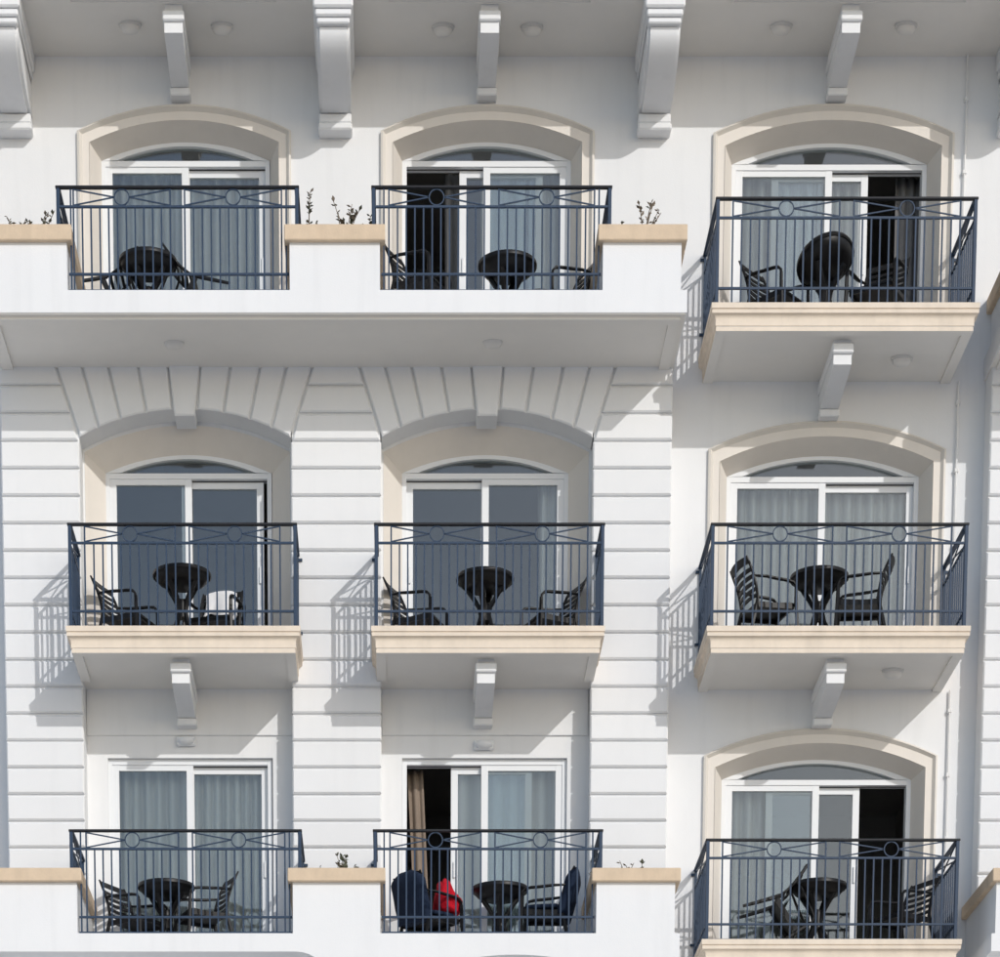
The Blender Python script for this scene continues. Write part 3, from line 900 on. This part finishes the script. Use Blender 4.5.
chair0, chair1 = make_chair(0), make_chair(1)
table0 = make_table()
used = {}
def place(proto, loc, yaw=0.0, tip=0.0, label='', cat='', group='', roll=0.0, scale=1.0):
    if proto.name not in used: o = proto; used[proto.name] = 1
    else: o = copy_tree(proto)
    m = Matrix.Translation(loc) @ Matrix.Rotation(yaw, 4, 'Z') @ Matrix.Rotation(tip, 4, 'X') @ Matrix.Rotation(roll, 4, 'Y')
    o.matrix_world = m
    o.scale = (scale,)*3
    tag(o, label, cat, group)
    return o
def yaw_of(dx, dy):            # chair faces -Y at yaw 0
    return math.atan2(dx, -dy)
GC, GT = 'resin armchairs on the balconies', 'round resin tables on the balconies'
def chair(x, y, f, face, label, p=None, tip=0.0, dz=0.0, roll=0.0):
    return place(p or chair0, (x, y, f+0.002+dz), yaw_of(*face), tip, label, 'chair', GC, roll, 0.94)
def table(x, y, f, label, yaw=0.0, tip=0.0, roll=0.0, dz=0.0):
    return place(table0, (x, y, f+0.002+dz), yaw, tip, label, 'table', GT, roll)

# middle row
table(-0.06, -0.27, 0, 'round black table on middle row left balcony beside white towel', 0.1)
chair(-0.66, 0.13, 0, (0.93, -0.36), 'black slatted armchair left of table on middle row left balcony', chair1)
tow_chair = chair(0.24, 0.20, 0, (-0.25, -0.97), 'black armchair with white towel over its back, middle row left balcony')
table(3.10, -0.18, 0, 'round black table between turned chairs on middle row centre balcony', 0.5)
chair(2.42, 0.17, 0, (0.93, -0.36), 'slatted armchair left of table on middle row centre balcony', chair1)
chair(3.80, 0.17, 0, (-0.93, -0.36), 'slatted armchair right of table on middle row centre balcony')
table(6.59, -0.21, 0, 'round black table on middle row right balcony', 0.2)
chair(6.05, -0.20, 0, (0.965, 0.26), 'black armchair seen from behind left of table, middle row right balcony')
chair(7.00, -0.28, 0, (-0.985, 0.17), 'black armchair in side view right of table, middle row right balcony')
# bottom row
table(-0.27, -0.15, -H, 'round black table on bottom row left balcony', 0.3)
chair(-0.60, 0.02, -H, (0.86, -0.51), 'slatted armchair turned to the street, left side of bottom left balcony', chair1).location.x = -0.60
chair(0.12, -0.24, -H, (-0.93, -0.36), 'slatted armchair right of table on bottom left balcony', chair1)
table(3.28, -0.05, -H, 'round black table between navy cushioned chairs on bottom middle balcony', 0.7)
cush_l = chair(2.54, -0.02, -H, (0.78, 0.62), 'armchair with navy back cushion and red bag, bottom middle balcony')
cush_r = chair(3.74, -0.28, -H, (-0.99, 0.12), 'armchair with navy back cushion right of bottom middle table')
table(6.65, -0.17, -H, 'round black table propping a tipped chair on bottom right balcony', 0.15)
chair(5.985, -0.10, -H, (1, 0.0), 'black armchair tipped forward against table on bottom right balcony', None, R(60), 0.205)
chair(7.55, -0.12, -H, (-0.86, -0.51), 'slatted armchair by open door on bottom right balcony', chair1)
# top row
table(-0.385, -0.16, H, 'round black table under two tipped chairs on top left balcony', 0.2)
chair(-1.10, 0.10, H, (1, 0.0), 'black armchair tipped onto table from the left, top left balcony', None, R(66), 0.245)
chair(0.33, 0.08, H, (-1, 0.04), 'black armchair tipped onto table from the right, top left balcony', None, R(62), 0.24)
table(3.32, -0.10, H, 'round black table behind railing of top middle balcony', 0.4)
chair(2.42, -0.32, H, (0.90, -0.43), 'slatted armchair left of table on top middle balcony', chair1)
chair(3.88, 0.0, H, (-0.93, -0.36), 'armchair half hidden right of table on top middle balcony')
tilted = table(6.60, -0.16, H, 'round black table with tilted top on top right balcony', 0.2)
tt = [c for c in tilted.children if c.name.startswith('table_top')][0]
tt.matrix_local = Matrix.Translation((0, 0, 0.70)) @ Matrix.Rotation(R(-29), 4, 'X') @ Matrix.Rotation(R(-8), 4, 'Y') @ Matrix.Translation((0, 0, -0.665))
chair(6.12, 0.0, H, (0.76, -0.65), 'black armchair left of tilted table on top right balcony')
chair(7.13, -0.20, H, (-0.50, -0.87), 'black armchair at dark doorway on top right balcony')

# cushions, bag and towel
def soft(name, fn, nu, nv, material, label, cat, mw, thick=0.0):
    vs = [fn(i/nu, j/nv) for j in range(nv+1) for i in range(nu+1)]
    fs = [(j*(nu+1)+i, j*(nu+1)+i+1, (j+1)*(nu+1)+i+1, (j+1)*(nu+1)+i) for j in range(nv) for i in range(nu)]
    me = bpy.data.meshes.new(name); me.from_pydata(vs, [], fs); me.update()
    for p in me.polygons: p.use_smooth = True
    me.materials.append(M[material])
    o = link(name, me); o.matrix_world = mw
    if thick:
        md = o.modifiers.new('thickness', 'SOLIDIFY'); md.thickness = thick
    return tag(o, label, cat)
def cushion(chair_obj, label):
    """padded sleeve over the whole back of the chair, open at the bottom, with a seat pad"""
    bpy.context.view_layer.update()
    def back(u, v):
        a = 2*math.pi*u
        z = 0.36 + 0.52*v
        w = 0.275*(1-0.55*max(0, (v-0.78)/0.22)**2.2); th = 0.085*(1-0.80*max(0, (v-0.72)/0.28)**2)
        ca, sa = math.cos(a), math.sin(a)
        x = w*math.copysign(abs(ca)**0.55, ca); y = th*math.copysign(abs(sa)**0.8, sa)
        y += 0.205+(z-0.40)*0.28 + 0.02
        wob = 0.010*noise.noise(Vector((x*7, y*7, z*7)))
        return (x+wob, y+wob, z+wob)
    o = soft('cushion', back, 28, 16, 'navy', label, 'cushion', chair_obj.matrix_world.copy())
    me = o.data; bm = bmesh.new(); bm.from_mesh(me)
    bmesh.ops.remove_doubles(bm, verts=bm.verts[:], dist=0.0005)
    top = [e for e in bm.edges if e.is_boundary]
    bmesh.ops.holes_fill(bm, edges=top, sides=0)
    bmesh.ops.recalc_face_normals(bm, faces=bm.faces[:]); bm.to_mesh(me); bm.free()
    for p in me.polygons: p.use_smooth = True
    def pad(u, v):
        a = 2*math.pi*u; th = math.pi*v
        k = math.sin(th)
        x = 0.235*math.copysign(abs(math.cos(a)*k)**0.5, math.cos(a)*k); y = 0.215*math.copysign(abs(math.sin(a)*k)**0.5, math.sin(a)*k)
        z = 0.455 + 0.035*math.copysign(abs(math.cos(th))**0.7, math.cos(th)) + 0.006*noise.noise(Vector((x*8, y*8, 1)))
        return (x, y-0.01, z)
    vs = [pad(i/24, j/12) for j in range(13) for i in range(25)]
    fs = [(j*25+i, j*25+i+1, (j+1)*25+i+1, (j+1)*25+i) for j in range(12) for i in range(24)]
    me2 = bpy.data.meshes.new('seat_pad'); me2.from_pydata(vs, [], fs); me2.update()
    for p in me2.polygons: p.use_smooth = True
    me2.materials.append(M['navy'])
    link('seat_pad', me2, o)
cushion(cush_l, 'navy padded chair cover on left chair of bottom middle balcony')
cushion(cush_r, 'navy padded chair cover on right chair of bottom middle balcony')
def bag(u, v):
    a = 2*math.pi*u; th = math.pi*v
    d = Vector((math.cos(a)*math.sin(th), math.sin(a)*math.sin(th), math.cos(th)))
    n = noise.fractal(d*2.2+Vector((3, 1, 7)), 1.0, 2.0, 4)
    r = 1+0.22*n
    z = d.z*0.21*r
    x = d.x*(0.15 - 0.10*max(d.z, 0)*0.7)*r; y = d.y*0.19*r
    if z < -0.14: z = -0.14 + (z+0.14)*0.1
    return (x+0.05*max(d.z, 0)*-1, y, z+0.14)
soft('red_bag', bag, 36, 24, 'red', 'crumpled red bag on seat of navy cushioned chair', 'bag', Matrix.Translation((2.72, 0.04, -H+0.468)))
bpy.context.view_layer.update()
def towel(u, v):
    """cloth hung over the chair back: front flap v < 0.5, rear flap v > 0.5, edges sagging"""
    s = v-0.5
    x = (-0.18+0.36*u)*(1+0.10*abs(s)) + 0.02*math.sin(v*7)
    e = abs(2*u-1)
    drop = abs(s)*2
    k = min(drop/0.16, 1.0)
    top = 0.858 - 0.035*e**4
    z = top - max(drop-0.10, 0)*(0.33 if s < 0 else 0.26)*(1-0.16*math.sin(u*5.2+0.6)) + 0.010*(1-k)
    y = 0.318 + (-1 if s < 0 else 1)*(0.050*math.sin(k*math.pi/2) + 0.020*drop*math.sin(u*11+1.5)) - 0.27*(top-z)
    x += 0.016*drop*math.sin(u*13); z += 0.012*noise.noise(Vector((u*4, v*4, 2)))
    return (x, y, z)
soft('towel', towel, 20, 26, 'towel', 'white towel draped over chair back on middle left balcony', 'towel', tow_chair.matrix_world.copy(), 0.008)

# ------------------------------------------------------------------ plants in the planters
def plant(x, y, z, h, spread, nst, label, seed, dry=0.4, leafn=9, lsize=0.028):
    rnd = random.Random(seed)
    root = tag(empty('succulent_plant', (x, y, z)), label, 'plant', 'straggling plants in the planters')
    st = MB(); lf = MB(); ld = MB()
    for k in range(nst):
        a = rnd.uniform(0, 2*math.pi); hh = h*rnd.uniform(0.55, 1.0) if k else h
        sp = 1.35*spread*rnd.uniform(0.2, 1.0)
        pts = []
        for i in range(5):
            t = i/4
            pts.append((math.cos(a)*sp*t*(0.6+0.4*t)+rnd.uniform(-.006, .006), math.sin(a)*sp*t+rnd.uniform(-.006, .006), hh*t-0.01))
        st.tube(pts, [0.006, 0.005, 0.0045, 0.004, 0.003], 5)
        for q in range(leafn):
            t = rnd.random()**0.55
            i = min(int(t*4), 3); fr = t*4-i
            p = Vector(pts[i]).lerp(Vector(pts[i+1]), fr)
            b = rnd.uniform(0, 2*math.pi); el = rnd.uniform(0.1, 1.1)
            d = Vector((math.cos(b)*math.cos(el), math.sin(b)*math.cos(el), math.sin(el)))
            L = 1.1*lsize*rnd.uniform(0.8, 1.9); w = L*0.32
            sd = d.cross(Vector((0, 0, 1))).normalized(); up = sd.cross(d)
            tgt = ld if (dry > 0.05 and rnd.random() < dry) else lf
            p2 = p+d*L*0.55; p3 = p+d*L
            tgt.add([p, p2+sd*w-up*0.002, p3, p2-sd*w-up*0.002, p2+up*w*0.6], [(0,1,4),(1,2,4),(2,3,4),(3,0,4),(0,3,2,1)])
    st.build('stem', 'stem', root)
    if lf.f: tag(lf.build('leaf_cluster', 'leaf', root), kind='stuff')
    if ld.f: tag(ld.build('dry_leaf_cluster', 'leaf_dry', root), kind='stuff')
ST, SL = TOPC[1]-0.055, LOWC[1]-0.055
PY = -0.86
plant(-1.60, PY, ST, 0.26, 0.13, 7, 'bushy low succulent in planter left of top left balcony', 1)
plant(-1.40, PY, ST, 0.33, 0.12, 5, 'loose succulent beside railing of top left balcony', 2, 0.6)
plant(1.30, PY, ST, 0.55, 0.05, 2, 'tall thin stalk in planter between top left and top middle balconies', 3, 0.3, 12, 0.03)
plant(1.36, PY, ST, 0.26, 0.10, 3, 'small sprig at foot of tall stalk in top centre planter', 4)
plant(1.66, PY, ST, 0.38, 0.16, 9, 'leafy clump in middle of top centre planter', 5, 0.35, 11, 0.032)
plant(1.90, PY, ST, 0.28, 0.05, 3, 'dark little sprig beside railing in top centre planter', 6, 0.2)
plant(4.66, PY, ST, 0.40, 0.15, 8, 'silvery loose shrublet in planter right of top middle balcony', 7, 0.7, 9, 0.03)
plant(4.50, PY, ST, 0.22, 0.10, 5, 'low sprigs at left of right top planter', 8, 0.4)
plant(1.28, PY, SL, 0.155, 0.08, 6, 'low green tuft at left of bottom centre planter', 9, 0.1, 8, 0.026)
plant(1.42, PY, SL, 0.15, 0.06, 4, 'second low tuft in bottom centre planter', 10, 0.1, 8, 0.024)
plant(1.62, PY, SL, 0.28, 0.07, 6, 'upright dark succulent in bottom centre planter', 11, 0.1, 11, 0.034)
plant(1.76, PY, SL, 0.17, 0.03, 2, 'tiny sprig right of upright succulent in bottom centre planter', 12, 0.1, 8, 0.03)
plant(4.72, PY, SL, 0.22, 0.03, 2, 'single dark stalk in planter right of bottom middle balcony', 13, 0.1, 8, 0.03)
plant(4.56, PY, SL, 0.22, 0.10, 4, 'pale dry wisps in planter right of bottom middle balcony', 14, 1.0, 4, 0.026)
